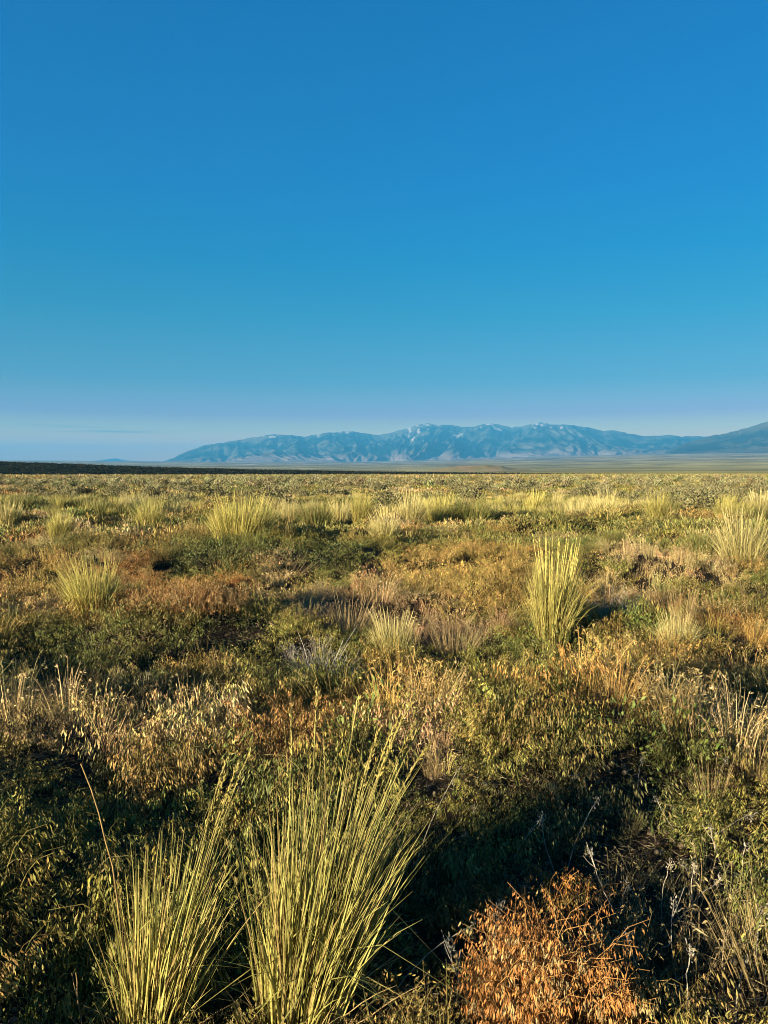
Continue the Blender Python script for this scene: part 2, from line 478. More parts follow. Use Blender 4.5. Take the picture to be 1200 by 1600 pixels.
MAIN = [(215, 733), (250, 723), (270, 716), (290, 706), (315, 697), (345, 692), (370, 688), (405, 682), (430, 678), (452, 680), (476, 682), (495, 679),
        (512, 676), (530, 675), (548, 673), (570, 677), (592, 680), (615, 675), (640, 668), (655, 663), (668, 661), (685, 664), (705, 664), (722, 667), (740, 667),
        (755, 662), (765, 661), (780, 663), (800, 668), (815, 666), (832, 662), (848, 660), (862, 663), (880, 663), (900, 665), (920, 668), (942, 673), (958, 672), (980, 677),
        (1005, 681), (1030, 681), (1045, 679), (1065, 682), (1090, 681), (1120, 683), (1180, 682), (1250, 684), (1350, 688), (1500, 700), (1650, 712)]
m_main = mountain_material('sage_and_pine_slopes', (.19, .14, .12), (.07, .068, .055), (.006, .014, .014))
mt = tag(link('mountain_range', build_range('mountain_range', MAIN, 15500, 22500, 30000,
         [(398, 445, .80), (492, 552, .80), (632, 725, .66), (738, 795, .80), (826, 885, .78), (905, 945, .93)], m_main, 3)),
         'long blue hazy mountain range with snow patches on its tops', 'mountains', kind='structure')
RIGHT = [(1030, 712), (1060, 696), (1085, 688), (1110, 681), (1140, 676), (1165, 669), (1185, 663), (1200, 658), (1240, 649), (1300, 642), (1380, 643), (1500, 652), (1650, 664), (1900, 690)]
m_right = mountain_material('grassy_mountain_slopes', (.08, .068, .048), (.062, .058, .037), (.016, .02, .014))
tag(link('mountain', build_range('mountain', RIGHT, 12500, 16500, 20500, [], m_right, 71, naz=500, nt=90, spur_amp=.26)),
    'nearer grey green mountain slope rising at the right edge', 'mountain', kind='structure')
FARL = [(20, 727), (90, 723), (120, 721), (150, 720), (165, 718), (180, 716), (195, 719), (215, 721), (245, 721), (275, 723), (330, 730)]
tag(link('hills', build_range('hills', FARL, 29000, 33000, 38000, [], m_main, 41, naz=200, nt=40, spur_amp=.2)),
    'faint low blue hills beyond the left end of the mountains', 'hills', kind='structure')

# ---- brushy left ridge with shade painted into its colour, low butte behind the plain
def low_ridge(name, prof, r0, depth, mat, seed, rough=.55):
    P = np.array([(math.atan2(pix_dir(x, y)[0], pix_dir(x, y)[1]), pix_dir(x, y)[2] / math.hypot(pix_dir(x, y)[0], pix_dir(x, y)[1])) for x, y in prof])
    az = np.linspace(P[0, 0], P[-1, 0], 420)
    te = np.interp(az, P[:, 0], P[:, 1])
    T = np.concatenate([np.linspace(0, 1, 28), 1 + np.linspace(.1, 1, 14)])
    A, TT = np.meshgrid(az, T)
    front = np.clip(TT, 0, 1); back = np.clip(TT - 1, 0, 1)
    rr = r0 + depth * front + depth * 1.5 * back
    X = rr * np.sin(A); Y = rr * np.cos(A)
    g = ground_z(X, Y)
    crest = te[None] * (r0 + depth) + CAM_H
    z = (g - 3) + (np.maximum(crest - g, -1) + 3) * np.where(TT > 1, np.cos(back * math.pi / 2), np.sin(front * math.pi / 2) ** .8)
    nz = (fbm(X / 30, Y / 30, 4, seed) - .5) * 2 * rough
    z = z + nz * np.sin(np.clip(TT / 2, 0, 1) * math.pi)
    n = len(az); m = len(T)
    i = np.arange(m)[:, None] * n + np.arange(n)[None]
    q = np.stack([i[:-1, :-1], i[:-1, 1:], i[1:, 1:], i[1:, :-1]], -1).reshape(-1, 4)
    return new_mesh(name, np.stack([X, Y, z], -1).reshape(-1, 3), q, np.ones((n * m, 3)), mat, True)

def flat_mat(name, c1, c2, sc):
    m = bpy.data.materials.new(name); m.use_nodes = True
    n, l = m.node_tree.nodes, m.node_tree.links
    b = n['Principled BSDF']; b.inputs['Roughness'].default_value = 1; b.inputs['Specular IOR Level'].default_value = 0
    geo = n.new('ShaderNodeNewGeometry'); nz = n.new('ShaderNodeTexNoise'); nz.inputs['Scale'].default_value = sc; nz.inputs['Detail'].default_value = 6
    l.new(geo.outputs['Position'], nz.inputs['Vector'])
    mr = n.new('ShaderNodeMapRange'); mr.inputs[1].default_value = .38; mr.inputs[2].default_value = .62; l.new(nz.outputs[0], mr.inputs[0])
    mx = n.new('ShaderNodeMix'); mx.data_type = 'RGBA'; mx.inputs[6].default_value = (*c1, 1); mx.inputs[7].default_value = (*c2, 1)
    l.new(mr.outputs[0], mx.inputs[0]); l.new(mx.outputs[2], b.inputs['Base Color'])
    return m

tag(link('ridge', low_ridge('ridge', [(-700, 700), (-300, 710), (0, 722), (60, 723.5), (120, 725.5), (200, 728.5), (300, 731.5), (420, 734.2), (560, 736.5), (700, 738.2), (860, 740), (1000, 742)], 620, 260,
     flat_mat('ridge_painted_shade', (.004, .006, .004), (.024, .026, .012), .09), 91)), 'long low ridge on the left, its shade painted in as near-black colour', 'ridge', kind='structure')  # near-black colours stand in for the shade over the ridge
tag(link('butte', low_ridge('butte', [(655, 740), (680, 734), (700, 730), (725, 728), (760, 727), (785, 728.5), (800, 732), (850, 736), (930, 739), (1000, 742)], 3000, 500,
     flat_mat('brown_scrub', (.28, .19, .10), (.20, .17, .06), .012), 97, rough=2.6)), 'low brown butte in the valley behind the plain', 'hill', kind='structure')

# ---- haze: one closed box of thin even air
def build_haze():
    x0, y0, x1, y1, z0, z1 = -43000, -43000, 43000, 43000, g_min - 12, 1560
    v = np.array([(x, y, z) for z in (z0, z1) for x, y in ((x0, y0), (x1, y0), (x1, y1), (x0, y1))])
    f = np.array([(3, 2, 1, 0), (4, 5, 6, 7), (0, 1, 5, 4), (1, 2, 6, 5), (2, 3, 7, 6), (3, 0, 4, 7)])
    m = bpy.data.materials.new('thin_haze'); m.use_nodes = True
    n, l = m.node_tree.nodes, m.node_tree.links
    n.clear()
    o = n.new('ShaderNodeOutputMaterial'); p = n.new('ShaderNodeVolumePrincipled')
    p.inputs['Color'].default_value = (.052, .30, .63, 1)
    p.inputs['Density'].default_value = 5.3e-5
    l.new(p.outputs[0], o.inputs['Volume'])
    return tag(link('haze', new_mesh('haze', v, f, None, m)), 'thin blue evening haze over the whole valley', 'haze', kind='stuff')
build_haze()

# ------------------------------------------------------------------ ground cover prototypes (geometry for instancing)
def proto_cheat(seed, stems=17, hmin=.11, hmax=.22, spread=.075, nsp=22, spl=.0155, spw=.0044, leaves=14, droop=1.0):
    """tuft of drooping brome: thin stems that nod over with hanging spikelets"""
    r = np.random.default_rng(seed); V = Veg()
    N = stems; K = 6
    a = r.uniform(0, 2 * math.pi, N); rad = spread * np.sqrt(r.uniform(0, 1, N))
    p0 = np.stack([rad * np.cos(a), rad * np.sin(a), np.zeros(N)], 1)
    H = r.uniform(hmin, hmax, N)
    la = a + r.normal(0, .8, N); lean = r.uniform(.05, .5, N)
    out = np.stack([np.cos(la), np.sin(la), np.zeros(N)], 1)
    s = np.linspace(0, 1, K)
    bendk = r.uniform(.22, .5, N) * droop
    path = p0[:, None] + out[:, None] * (lean[:, None] * H[:, None] * s[None] + bendk[:, None] * H[:, None] * s[None] ** 3)[:, :, None]
    zz = H[:, None] * (s[None] - .30 * droop * bendk[:, None] / .4 * s[None] ** 5)
    path[:, :, 2] += zz
    wid = np.repeat((np.linspace(.0022, .0010, K))[None], N, 0)
    side = rand_side(unit(path[:, -1] - path[:, 0]), r)
    colS = np.ones((N, K, 3)) * np.array([.85, .82, .75]) * r.uniform(.7, 1.1, (N, 1, 1))
    V.ribbon(path, wid, side, colS)
    # spikelets
    ss = r.uniform(.55, 1.0, (N, nsp)); ss[:, -2:] = 1.0
    f = ss * (K - 1); i0 = np.minimum(f.astype(int), K - 2); ft = (f - i0)[..., None]
    nn = np.arange(N)[:, None]
    P = path[nn, i0] * (1 - ft) + path[nn, i0 + 1] * ft
    P = P.reshape(-1, 3) + r.normal(0, .008, (N * nsp, 3)) - np.array([0, 0, .012])
    d = unit(np.repeat(out, nsp, 0) * .45 + r.normal(0, .30, (N * nsp, 3)) + np.array([0, 0, -1.25 * droop + .3 * (1 - droop)]))
    Lq = spl * r.uniform(.7, 1.5, N * nsp); Wq = spw * r.uniform(.7, 1.4, N * nsp)
    cv = r.uniform(.5, 1.5, (N * nsp, 1)) * np.array([[1.08, 1.0, .92]]) * (1 + r.normal(0, .08, (N * nsp, 3)))
    V.leaf(P, d, rand_side(d, r), Lq, Wq, cv)
    # basal leaves
    Nl = leaves
    a = r.uniform(0, 2 * math.pi, Nl); out2 = np.stack([np.cos(a), np.sin(a), np.zeros(Nl)], 1)
    p = out2 * (spread * r.uniform(.1, 1, Nl))[:, None]
    L = r.uniform(.5, .95, Nl) * hmin * 1.1
    s4 = np.linspace(0, 1, 4)
    pth = p[:, None] + out2[:, None] * (L[:, None] * (.3 * s4[None] + .5 * s4[None] ** 2))[:, :, None]
    pth[:, :, 2] += L[:, None] * (s4[None] - .3 * s4[None] ** 3)
    V.ribbon(pth, np.repeat(np.array([[.004, .0042, .003, .0004]]), Nl, 0), unit(np.cross(out2, [0, 0, 1])), np.ones((Nl, 4, 3)) * np.array([.62, .85, .7]) * r.uniform(.6, 1.1, (Nl, 1, 1)))
    return V

def proto_herb(seed, n=90, rad=.12, h=.17, L=.022, W=.009):
    """low leafy herb cushion"""
    r = np.random.default_rng(seed); V = Veg()
    u = unit(r.normal(size=(n, 3))); u[:, 2] = np.abs(u[:, 2])
    rr = r.uniform(.5, 1, n) ** .6
    p = u * rr[:, None] * np.array([rad, rad, h])
    d = unit(u + r.normal(0, .5, (n, 3)) + np.array([0, 0, .35]))
    V.leaf(p, d, rand_side(d, r), L * r.uniform(.6, 1.4, n), W * r.uniform(.7, 1.4, n), r.uniform(.6, 1.35, (n, 1)) * np.array([[.92, 1.05, .85]]) * (1 + r.normal(0, .06, (n, 3))))
    for k in range(7):
        q = p[k * 5]
        V.tube([(0, 0, 0), q * .5 + (0, 0, .01), q], [.002, .0016, .001], (.7, .6, .5), 3)
    return V

def proto_straw(seed, n=44, spread=.07, hmin=.10, hmax=.24, w=.0016, lean=.28):
    """tuft of upright dead grass stems with thin wispy heads"""
    r = np.random.default_rng(seed); V = Veg()
    a = r.uniform(0, 2 * math.pi, n); out = np.stack([np.cos(a), np.sin(a), np.zeros(n)], 1)
    p = out * (spread * np.sqrt(r.uniform(0, 1, n)))[:, None]
    L = r.uniform(hmin, hmax, n); K = 5; s = np.linspace(0, 1, K)
    la = r.uniform(0, lean, n); bd = r.uniform(0, .25, n)
    path = p[:, None] + out[:, None] * (L[:, None] * (la[:, None] * s + bd[:, None] * s ** 2.5))[:, :, None]
    path[:, :, 2] += L[:, None] * (s - .12 * s ** 3)
    V.ribbon(path, w * np.repeat(np.array([[1.2, 1.1, 1., .9, .35]]), n, 0) * r.uniform(.7, 1.6, (n, 1)), rand_side(unit(path[:, -1] - path[:, 0]), r), np.ones((n, K, 3)) * r.uniform(.6, 1.3, (n, 1, 1)) * np.array([1.05, 1.0, .95]))
    m = n // 2 * 5
    k = r.integers(0, n, m); t = r.uniform(.75, 1, m)
    P = path[k, 3] * (1 - t[:, None]) + path[k, 4] * t[:, None]
    d = unit(out[k] * .5 + r.normal(0, .4, (m, 3)) + [0, 0, .1])
    V.leaf(P, d, rand_side(d, r), r.uniform(.010, .020, m), r.uniform(.0025, .005, m), r.uniform(.7, 1.35, (m, 1)) * np.ones((1, 3)))
    return V

def proto_mid(seed, n=110, rad=.26, h=.16, L=.06, W=.016, up=.9):
    """coarser clump of ground cover for the middle distance"""
    r = np.random.default_rng(seed); V = Veg()
    a = r.uniform(0, 2 * math.pi, n); q = np.sqrt(r.uniform(0, 1, n)) * rad
    p = np.stack([q * np.cos(a), q * np.sin(a), h * r.uniform(.05, .75, n) * (1 - .6 * (q / rad) ** 2)], 1)
    d = unit(np.stack([np.cos(a) * .5, np.sin(a) * .5, np.full(n, up)], 1) + r.normal(0, .4, (n, 3)))
    V.leaf(p, d, rand_side(d, r), L * r.uniform(.6, 1.5, n), W * r.uniform(.6, 1.4, n), r.uniform(.6, 1.35, (n, 1)) * (1 + r.normal(0, .08, (n, 3))))
    return V

def proto_sage(seed, n=420, rad=.5, h=.62, L=.075, W=.045, stems=7):
    """rounded sagebrush: clumped grey-green leaf sprays on woody stems, open between"""
    r = np.random.default_rng(seed); V = Veg()
    k = 16
    cu = unit(r.normal(size=(k, 3))); cu[:, 2] = np.abs(cu[:, 2]) * .9 + .12
    cc = cu * r.uniform(.45, .92, (k, 1)) * np.array([rad, rad * r.uniform(.75, 1.1), h])
    w = r.integers(0, k, n)
    off = r.normal(0, 1, (n, 3)) * np.array([rad, rad, h]) * .17
    p = cc[w] + off; p[:, 2] = np.maximum(p[:, 2], .04)
    d = unit(off * 2 / rad + cu[w] * .6 + np.array([0, 0, .6]) + r.normal(0, .3, (n, 3)))
    tone = r.uniform(.75, 1.2, k)[w]
    V.leaf(p, d, rand_side(d, r), L * r.uniform(.6, 1.3, n), W * r.uniform(.6, 1.3, n), (tone * r.uniform(.75, 1.2, n))[:, None] * np.ones((1, 3)) * (1 + r.normal(0, .05, (n, 3))))
    for j in range(stems):
        c = cc[j]
        V.tube([(0, 0, -.05), c * np.array([.35, .35, .4]), c], [.018, .012, .006], (.55, .45, .38), 4)
    return V

def scatter(name, protos, P, rot, scl, idx, tint, label, cat):
    col = bpy.data.collections.new(name + '_kinds')
    for k, V in enumerate(protos):
        o = bpy.data.objects.new('%s_tuft.%03d' % (name, k), V.mesh('%s_tuft.%03d' % (name, k), M_INST))
        col.objects.link(o)
    me = bpy.data.meshes.new(name)
    n = len(P)
    me.vertices.add(n)
    me.vertices.foreach_set('co', np.ascontiguousarray(P, np.float32).ravel())
    def attr(nm, ty, data, field):
        at_ = me.attributes.new(nm, ty, 'POINT'); at_.data.foreach_set(field, np.ascontiguousarray(data).ravel())
    attr('rot', 'FLOAT_VECTOR', rot.astype(np.float32), 'vector')
    attr('scl', 'FLOAT_VECTOR', scl.astype(np.float32), 'vector')
    attr('idx', 'INT', idx.astype(np.int32), 'value')
    t4 = np.ones((n, 4), np.float32); t4[:, :3] = tint
    attr('tint', 'FLOAT_COLOR', t4, 'color')
    me.update()
    o = link(name, me)
    ng = bpy.data.node_groups.new(name + '_scatter', 'GeometryNodeTree')
    ng.interface.new_socket('Geometry', in_out='INPUT', socket_type='NodeSocketGeometry')
    ng.interface.new_socket('Geometry', in_out='OUTPUT', socket_type='NodeSocketGeometry')
    N, L = ng.nodes, ng.links
    gi, go = N.new('NodeGroupInput'), N.new('NodeGroupOutput')
    ci = N.new('GeometryNodeCollectionInfo'); ci.inputs['Collection'].default_value = col
    ci.inputs['Separate Children'].default_value = True; ci.inputs['Reset Children'].default_value = True
    ip = N.new('GeometryNodeInstanceOnPoints'); ip.inputs['Pick Instance'].default_value = True
    def named(nm, ty):
        a = N.new('GeometryNodeInputNamedAttribute'); a.data_type = ty; a.inputs['Name'].default_value = nm
        return a.outputs['Attribute']
    er = N.new('FunctionNodeEulerToRotation')
    L.new(named('rot', 'FLOAT_VECTOR'), er.inputs[0])
    mp = N.new('GeometryNodeMeshToPoints')
    L.new(gi.outputs[0], mp.inputs['Mesh'])
    L.new(mp.outputs['Points'], ip.inputs['Points'])
    L.new(ci.outputs[0], ip.inputs['Instance'])
    L.new(named('idx', 'INT'), ip.inputs['Instance Index'])
    L.new(er.outputs[0], ip.inputs['Rotation'])
    L.new(named('scl', 'FLOAT_VECTOR'), ip.inputs['Scale'])
    L.new(ip.outputs[0], go.inputs[0])
    md = o.modifiers.new('scatter', 'NODES'); md.node_group = ng
    tag(o, label, cat, kind='stuff')
    return o

# ---- plant colours; SHADE is brome tinted darker to stand for shade
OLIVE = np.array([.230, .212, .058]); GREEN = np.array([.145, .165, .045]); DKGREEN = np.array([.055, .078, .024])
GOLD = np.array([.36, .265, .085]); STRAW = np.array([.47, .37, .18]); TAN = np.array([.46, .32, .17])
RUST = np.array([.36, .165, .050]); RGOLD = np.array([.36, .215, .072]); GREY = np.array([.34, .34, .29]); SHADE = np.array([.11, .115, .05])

PATCH = []
for px, py, rx, ry, c, typ in [
    (300, 945, 85, 55, RUST, 0), (215, 905, 55, 35, RUST, 0), (60, 1085, 80, 55, GOLD, 2), (525, 950, 80, 35, TAN, 2), (650, 960, 80, 30, TAN, 2),
    (440, 1175, 110, 45, RGOLD, 0), (665, 1210, 55, 80, TAN, 2), (640, 1090, 60, 30, RGOLD, 0), (950, 1185, 75, 45, RGOLD, 2), (1130, 1210, 80, 60, STRAW, 2),
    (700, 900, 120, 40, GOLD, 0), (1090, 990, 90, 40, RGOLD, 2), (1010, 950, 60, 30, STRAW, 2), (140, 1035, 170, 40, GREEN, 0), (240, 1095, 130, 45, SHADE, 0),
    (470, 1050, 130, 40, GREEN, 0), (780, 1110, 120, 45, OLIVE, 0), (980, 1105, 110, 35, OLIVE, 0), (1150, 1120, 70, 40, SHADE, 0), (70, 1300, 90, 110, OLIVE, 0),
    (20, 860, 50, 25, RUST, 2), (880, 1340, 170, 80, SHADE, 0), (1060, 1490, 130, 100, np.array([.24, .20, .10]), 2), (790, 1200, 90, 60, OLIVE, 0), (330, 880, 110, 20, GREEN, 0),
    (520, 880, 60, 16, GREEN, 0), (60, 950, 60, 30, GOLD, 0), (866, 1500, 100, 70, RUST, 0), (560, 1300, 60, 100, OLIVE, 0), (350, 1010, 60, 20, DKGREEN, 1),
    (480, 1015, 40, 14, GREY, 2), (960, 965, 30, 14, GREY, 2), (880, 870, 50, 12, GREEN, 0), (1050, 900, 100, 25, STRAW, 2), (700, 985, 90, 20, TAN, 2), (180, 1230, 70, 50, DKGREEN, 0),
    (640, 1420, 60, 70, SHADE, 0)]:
    cx, cy_ = at(px, py)
    x1, _ = at(px + rx, py); _, yn = at(px, py + ry); _, yf = at(px, py - ry)
    PATCH.append((cx, cy_, x1 - cx, (yf - yn) / 2, c, typ))

def cover(x, y):
    """colour and plant type of the ground cover at a spot"""
    n = len(x)
    a = fbm(x * .9, y * .9, 3, 101); b = fbm(x * .45 + 9, y * .45, 3, 131); c = fbm(x * 1.7, y * 1.7, 2, 151)
    col = OLIVE[None] * np.ones((n, 1))
    def mixin(w, cc):
        nonlocal col
        col = col * (1 - w[:, None]) + cc[None] * w[:, None]
    mixin(sstep(.50, .64, a), GREEN); mixin(sstep(.58, .70, b), GOLD); mixin(sstep(.62, .74, c) * .4, RGOLD); mixin(sstep(.66, .78, fbm(x * .7 + 40, y * .7, 3, 171)), STRAW)
    typ = np.zeros(n, int)
    u = rng.uniform(0, 1, n)
    typ[(u < .03 + .22 * sstep(.55, .7, a))] = 1
    typ[(u > .95 - .4 * sstep(.58, .7, b))] = 2
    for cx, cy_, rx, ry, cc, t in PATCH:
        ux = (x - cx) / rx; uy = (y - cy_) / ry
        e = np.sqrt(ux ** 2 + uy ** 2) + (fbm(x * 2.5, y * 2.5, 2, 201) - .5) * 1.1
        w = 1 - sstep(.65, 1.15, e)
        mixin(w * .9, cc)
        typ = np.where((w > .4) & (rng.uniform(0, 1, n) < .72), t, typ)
    return col, typ

def spots(r0, r1, a0, a1, dens):
    n = int(dens * (a1 - a0) / 2 * (r1 * r1 - r0 * r0))
    q = np.sqrt(rng.uniform(r0 * r0, r1 * r1, n)); a = rng.uniform(a0, a1, n)
    return q * np.sin(a), q * np.cos(a)

def lay(name, protos, x, y, col, s_lo, s_hi, label, cat, tilt=.16, sink=.01, hmul=None):
    n = len(x)
    P = np.stack([x, y, ground_z(x, y) - sink], 1)
    rot = np.stack([rng.normal(0, tilt, n), rng.normal(0, tilt, n), rng.uniform(0, 6.283, n)], 1)
    s = rng.uniform(s_lo, s_hi, n)
    hq = np.sqrt(hmul) if hmul is not None else 1.0
    scl = np.stack([s * hq, s * hq, s * hq * rng.uniform(.85, 1.2, n) * np.sqrt(hq)], 1)
    t = col * 1.20 * rng.uniform(.6, 1.4, (n, 1)) * (1 + rng.normal(0, .06, (n, 3)))
    return scatter(name, protos, P, rot, scl, rng.integers(0, len(protos), n), np.clip(t, .005, .8), label, cat)

# near field: full circle close to the camera, then the sector in view with a margin to the left for the sun side
sets = [spots(.55, 5.2, -math.pi, math.pi, 86), spots(5.2, 9.5, -.95, .75, 66), spots(9.5, 17, -.75, .66, 36)]
X = np.concatenate([s[0] for s in sets]); Y = np.concatenate([s[1] for s in sets])
hn = fbm(X * .8, Y * .8, 3, 221)
# no carpet inside the rust clump and just in front of it, nor through the hearts of the two big tussocks
free = np.ones(len(X), bool)
for (px, py), a_, b_ in (((868, 1600), .30, .42), ((472, 1600), .17, .22), ((245, 1605), .16, .20)):
    qx, qy = at(px, py)
    free &= (((X - qx) / a_) ** 2 + ((Y - qy + .16) / b_) ** 2) > 1
X, Y, hn = X[free], Y[free], hn[free]
cn = fbm(X * 3.6, Y * 3.6, 2, 231)
keep = rng.uniform(0, 1, len(X)) < .80 + .3 * sstep(.34, .52, cn)
X, Y, hn, cn = X[keep], Y[keep], hn[keep], cn[keep]
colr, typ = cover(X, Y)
rr0 = np.hypot(X, Y)
hm = (.62 + .38 * sstep(1.5, 2.6, rr0)) * (.62 + .50 * sstep(.38, .66, cn)) * (.82 + .36 * sstep(.36, .64, fbm(X * 1.05, Y * 1.05, 2, 223))) * rng.uniform(.45, 1.65, len(X))
far = np.hypot(X, Y) > 8
for t, nm, pn, pf, lb, ct in (
    (0, 'cheatgrass', [proto_cheat(300 + k) for k in range(6)], None, 'carpet of nodding brome grass in olive gold and rust', 'grass'),
    (1, 'green_herbs', [proto_herb(320 + k) for k in range(4)], None, 'low dark green leafy herbs between the grasses', 'plants'),
    (2, 'dry_straw', [proto_straw(340 + k) for k in range(5)], None, 'thin upright straw coloured dead grass in the carpet', 'dry grass')):
    s = typ == t
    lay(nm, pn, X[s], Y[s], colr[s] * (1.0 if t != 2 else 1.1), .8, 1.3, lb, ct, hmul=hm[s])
def proto_litter(seed, n=70, rad=.17):
    r = np.random.default_rng(seed); V = Veg()
    p = np.stack([r.normal(0, rad * .6, n), r.normal(0, rad * .6, n), r.uniform(.004, .03, n)], 1)
    a = r.uniform(0, 6.283, n)
    d = unit(np.stack([np.cos(a), np.sin(a), r.normal(0, .18, n)], 1))
    V.leaf(p, d, rand_side(d, r), r.uniform(.015, .055, n), r.uniform(.0015, .004, n), r.uniform(.4, 1.5, (n, 1)) * np.ones((1, 3)))
    for k in range(7):                      # small stones and crumbs of soil
        c = np.array([r.normal(0, rad * .6), r.normal(0, rad * .6), .002]); s = r.uniform(.005, .014)
        u = unit(r.normal(size=3))
        V.tube([c - u * s, c - u * s * .5, c + u * s * .4, c + u * s], [s * .25, s * .9, s * .8, s * .2], np.array([.6, .6, .65]) * r.uniform(.5, 1.1), 5)
    return V
xl, yl = spots(.5, 8.5, -1.1, .9, 46)
lay('plant_litter', [proto_litter(400 + k) for k in range(5)], xl, yl, np.ones((len(xl), 1)) * np.array([.24, .18, .10]), .7, 1.4, 'fallen stalks, leaf bits and crumbs of soil between the plants', 'litter', tilt=.06, sink=-.002)
# middle distance and far plain
x, y = spots(14, 48, -.70, .64, 19)
k_ = rng.uniform(0, 1, len(x)) < .25 + .85 * sstep(.40, .54, fbm(x * 1.9, y * 1.9, 3, 241)); x, y = x[k_], y[k_]
c, _ = cover(x, y)
lay('mid_ground_cover', [proto_mid(360 + k, 170, .22, .17, .048, .012) for k in range(6)], x, y, c * 1.0, .40, 1.5, 'rough carpet of olive and straw plants in the middle distance', 'ground cover', sink=.03, hmul=rng.uniform(.4, 2.2, len(x)))
x, y = spots(46, 170, -.64, .62, 2.6); c, _ = cover(x * .3, y * .3)
lay('far_ground_cover', [proto_mid(380 + k, 80, .5, .20, .12, .04) for k in range(4)], x, y, c, .7, 1.5, 'olive and gold scrub covering the plain towards the horizon', 'ground cover', sink=.03)
x, y = spots(165, 640, -.62, .60, .13); c, _ = cover(x * .1, y * .1)
lay('distant_ground_cover', [proto_mid(390 + k, 60, 1.2, .42, .3, .12) for k in range(3)], x, y, c, .7, 1.6, 'thin olive line of scrub at the edge of the plain', 'ground cover', sink=.03)

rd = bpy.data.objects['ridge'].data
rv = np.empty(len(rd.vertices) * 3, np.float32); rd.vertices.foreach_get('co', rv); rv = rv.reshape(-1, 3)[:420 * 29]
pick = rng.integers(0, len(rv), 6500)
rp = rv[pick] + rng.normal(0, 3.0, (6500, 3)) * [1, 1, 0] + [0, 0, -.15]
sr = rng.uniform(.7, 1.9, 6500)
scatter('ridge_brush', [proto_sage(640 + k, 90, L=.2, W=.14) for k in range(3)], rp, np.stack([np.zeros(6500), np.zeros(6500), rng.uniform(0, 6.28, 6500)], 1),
        np.stack([sr, sr, sr * rng.uniform(.6, 1.1, 6500)], 1), rng.integers(0, 3, 6500), np.array([.040, .044, .020]) * rng.uniform(.5, 1.4, (6500, 1)),  # tint kept dark to carry the ridge's painted shade
        'brush on the low ridge at left, shade painted into its tint', 'bushes')

# ------------------------------------------------------------------ bunchgrass clumps
def blades(r, n, H, base_r, spread, lean, c_lo, c_hi, w=.0036, fold=.18, K=7, lmin=.35, bend=.16, taper=.5):
    V = Veg()
    a = r.uniform(0, 2 * math.pi, n); q = np.sqrt(r.uniform(0, 1, n))
    out = np.stack([np.cos(a), np.sin(a), np.zeros(n)], 1)
    p = out * (q * base_r)[:, None]; p[:, 2] = -.02
    ln = np.asarray(lean)
    tilt = spread * q * r.uniform(.3, 1.25, n) + np.abs(r.normal(0, .06, n))
    L = H * (lmin + (1 - lmin) * r.beta(1.7, 1.5, n)) * (1 - taper * q * r.uniform(.2, 1, n))
    d = unit(out * np.tan(np.minimum(tilt, 1.2))[:, None] + np.array([ln[0], ln[1], 1.]) + r.normal(0, .07, (n, 3)))
    s = np.linspace(0, 1, K)
    bd = unit(out * .7 + r.normal(0, .6, (n, 3)) * [1, 1, .1] + np.array([ln[0], ln[1], 0]) * 2.0)
    bk = np.abs(r.normal(0, bend, n)) + .02
    path = p[:, None] + d[:, None] * (L[:, None] * s)[:, :, None] + bd[:, None] * (L * bk)[:, None, None] * (s ** 2)[None, :, None]
    path[:, :, 2] -= (L * bk)[:, None] * .45 * s[None] ** 3
    # a few snapped blades hang over sideways
    snap = r.uniform(0, 1, n) < .09
    ks = r.uniform(.35, .75, n)
    over = np.clip(s[None] - ks[:, None], 0, 1) * snap[:, None]
    hd = unit(r.normal(0, 1, (n, 3)) * [1, 1, 0] + 1e-6)
    path = path + hd[:, None] * (over * L[:, None] * .8)[:, :, None]
    path[:, :, 2] -= over * L[:, None] * 1.15
    prof = np.interp(s, [0, .25, .7, 1], [.8, 1., .75, .12])
    W = w * r.uniform(.6, 1.35, (n, 1)) * prof[None]
    mixk = r.uniform(0, 1, (n, 1, 1))
    dry = (r.uniform(0, 1, (n, 1, 1)) < .26) * r.uniform(.4, 1, (n, 1, 1))
    col = c_lo * (1 - mixk) + c_hi * mixk
    col = col * (1 - dry) + np.array([.42, .29, .11]) * dry
    g = s[None, :, None]
    straw = np.array([.36, .26, .09])
    wbase = np.clip(.5 - 1.6 * g, 0, 1)
    col = col * (1 - wbase) + straw * wbase
    V.ribbon(path, W, rand_side(d, r), np.clip(col * r.uniform(.75, 1.2, (n, 1, 1)), 0, .8), fold)
    return V

def seed_head(r, V, path, L, rad, col, n=46):
    """spike of overlapping spikelets round the end of a stalk"""
    P = np.asarray(path); m = len(P)
    t = r.uniform(0, 1, n); f = t * (m - 1); i = np.minimum(f.astype(int), m - 2); ft = (f - i)[:, None]
    p = P[i] * (1 - ft) + P[i + 1] * ft
    ax = unit(P[-1] - P[0])
    d = unit(ax + r.normal(0, .32, (n, 3)))
    V.tube(P, rad * np.interp(np.linspace(0, 1, m), [0, .25, .7, 1], [.35, .6, .5, .1]), col * .9, 5)
    V.leaf(p, d, rand_side(d, r), L * r.uniform(.7, 1.3, n), np.full(n, rad * 1.1), col[None] * r.uniform(.75, 1.25, (n, 1)))

def stalk_path(r, H, base_r, tilt, az, bend, K=9):
    out = np.array([math.cos(az), math.sin(az), 0])
    s = np.linspace(0, 1, K)[:, None]
    d = unit(out * math.tan(tilt) + np.array([0, 0, 1.]))
    return out * base_r + d * H * s + out * H * bend * s ** 2.5 + np.array([0, 0, -.35 * H * bend]) * s ** 3

